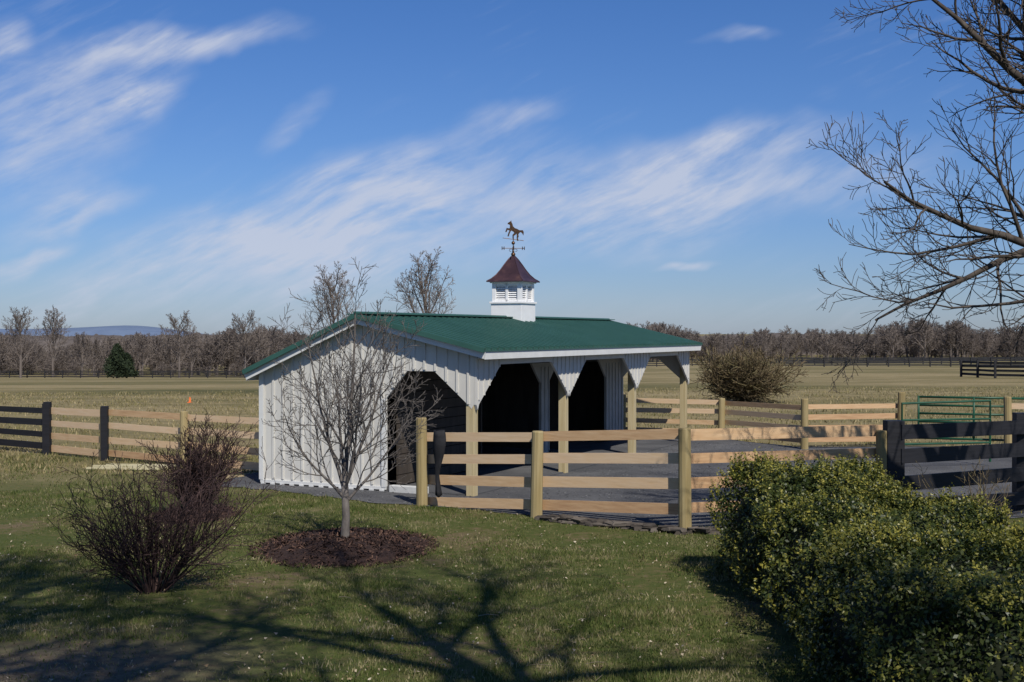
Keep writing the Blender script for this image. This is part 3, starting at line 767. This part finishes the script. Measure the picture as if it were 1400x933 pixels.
# ---------------------------------------------------------------- sun, sky, camera
EL=math.radians(48); ax_,ay_=.38,-.925
sd=Vector((ax_*math.cos(EL),ay_*math.cos(EL),math.sin(EL)))
sl=bpy.data.lights.new('sun','SUN'); sl.energy=4.9; sl.angle=math.radians(.53); sl.color=(1,.95,.86)
so=bpy.data.objects.new('sun',sl); scene.collection.objects.link(so); so.rotation_euler=sd.to_track_quat('Z','Y').to_euler()
w=bpy.data.worlds.new('World'); scene.world=w; w.use_nodes=True; nt=w.node_tree
bg=nt.nodes['Background']; bg.inputs[1].default_value=.085
sky=nt.nodes.new('ShaderNodeTexSky'); sky.sky_type='NISHITA'; sky.sun_disc=False; sky.sun_elevation=EL; sky.sun_rotation=math.atan2(ax_,ay_)
sky.altitude=200; sky.air_density=1.0; sky.dust_density=.3; sky.ozone_density=1.5
gen=nt.nodes.new('ShaderNodeTexCoord').outputs['Generated']
sp=nt.nodes.new('ShaderNodeSeparateXYZ'); nt.links.new(gen,sp.inputs[0])
yc=mth(nt,'MAXIMUM',sp.outputs[1],.08)
cb=nt.nodes.new('ShaderNodeCombineXYZ'); nt.links.new(mth(nt,'DIVIDE',sp.outputs[0],yc),cb.inputs[0]); nt.links.new(mth(nt,'DIVIDE',sp.outputs[2],yc),cb.inputs[1])
pv=cb.outputs[0]
def warp(scale,amt,det):
    wn=nt.nodes.new('ShaderNodeTexNoise'); wn.inputs['Scale'].default_value=scale; wn.inputs['Detail'].default_value=det; nt.links.new(pv,wn.inputs['Vector'])
    vs=nt.nodes.new('ShaderNodeVectorMath'); vs.operation='SUBTRACT'; nt.links.new(wn.outputs['Color'],vs.inputs[0]); vs.inputs[1].default_value=(.5,.5,.5)
    vm=nt.nodes.new('ShaderNodeVectorMath'); vm.operation='SCALE'; nt.links.new(vs.outputs[0],vm.inputs[0]); vm.inputs['Scale'].default_value=amt
    va_=nt.nodes.new('ShaderNodeVectorMath'); va_.operation='ADD'; nt.links.new(pv,va_.inputs[0]); nt.links.new(vm.outputs[0],va_.inputs[1]); return va_.outputs[0]
pw=warp(7,.10,4); pt=warp(5,.035,2)
def band(x0,y0,x1,y1,hw,st):
    ax,ay,bx,by=(x0-700)/1750,(455-y0)/1750,(x1-700)/1750,(455-y1)/1750
    ang=math.atan2(by-ay,bx-ax); hl=math.hypot(bx-ax,by-ay)/2*1.35
    v=mp(nt,pw,(hl,hw*1.4/1750,1),(0,0,ang),((ax+bx)/2,(ay+by)/2,0),'TEXTURE')
    ln=nt.nodes.new('ShaderNodeVectorMath'); ln.operation='LENGTH'; nt.links.new(v,ln.inputs[0])
    return smap(nt,ln.outputs['Value'],1.0,0.1,0,st)
B=[(150,368,740,220,56,1.25),(520,320,1260,225,62,1.2),(330,395,640,325,60,.8),(860,240,1180,165,30,.6),(-60,225,220,115,75,1.15),(130,100,400,45,26,1.0),(-20,290,190,262,26,1.0),(-20,348,110,318,18,1.1),(620,200,770,140,26,.7),(880,351,972,349,8,1.0),(930,60,1050,40,12,.6),(-20,100,60,60,36,.8),(40,400,400,385,50,.6),(150,170,260,110,26,.8),(360,205,435,150,20,.5),(0,440,1400,440,45,.2)]
acc=None
for b in B:
    x=band(*b); acc=x if acc is None else mth(nt,'ADD',acc,x)
f1=nz(nt,mp(nt,pt,(1,.34,1),(0,0,math.radians(18)),(0,0,0),'TEXTURE'),10,8,.6,.15)
f2=nz(nt,mp(nt,pt,(1,.14,1),(0,0,math.radians(26)),(0,0,0),'TEXTURE'),11,7,.6,.1)
f3=nz(nt,pv,7,3,.55)
tex=mth(nt,'ADD',mth(nt,'MULTIPLY',smap(nt,f1,.30,.68),.62),mth(nt,'MULTIPLY',smap(nt,f2,.34,.70),.38))
den=mth(nt,'MULTIPLY',acc,mth(nt,'ADD',mth(nt,'MULTIPLY',tex,.95),.04))
den=mth(nt,'MULTIPLY',den,smap(nt,f3,.28,.55,.6,1.0))
bgw=mth(nt,'MULTIPLY',mth(nt,'MULTIPLY',smap(nt,f2,.48,.74),smap(nt,f3,.46,.7)),.14)
den=mth(nt,'MINIMUM',mth(nt,'ADD',den,bgw),.82)
tint=ramp(nt,mth(nt,'MAXIMUM',sp.outputs[2],0.0),[(0.0,(.50,.64,1.03)),(.05,(.49,.65,1.04)),(.12,(.45,.66,1.07)),(.26,(.38,.65,1.10))])
skyc=mixc(nt,1.0,sky.outputs[0],tint,'MULTIPLY')
col=mixc(nt,den,skyc,(6.6,7.1,8.5))
nt.links.new(col,bg.inputs[0])
cd=bpy.data.cameras.new('camera'); cd.lens=45; cd.sensor_width=36; cd.clip_end=9000; cd.clip_start=.1
co=bpy.data.objects.new('camera',cd); scene.collection.objects.link(co); co.location=(0,0,3.1); co.rotation_euler=(math.radians(90-.377),0,0)
scene.camera=co
scene.view_settings.view_transform='Standard'; scene.view_settings.look='None'; scene.view_settings.exposure=0
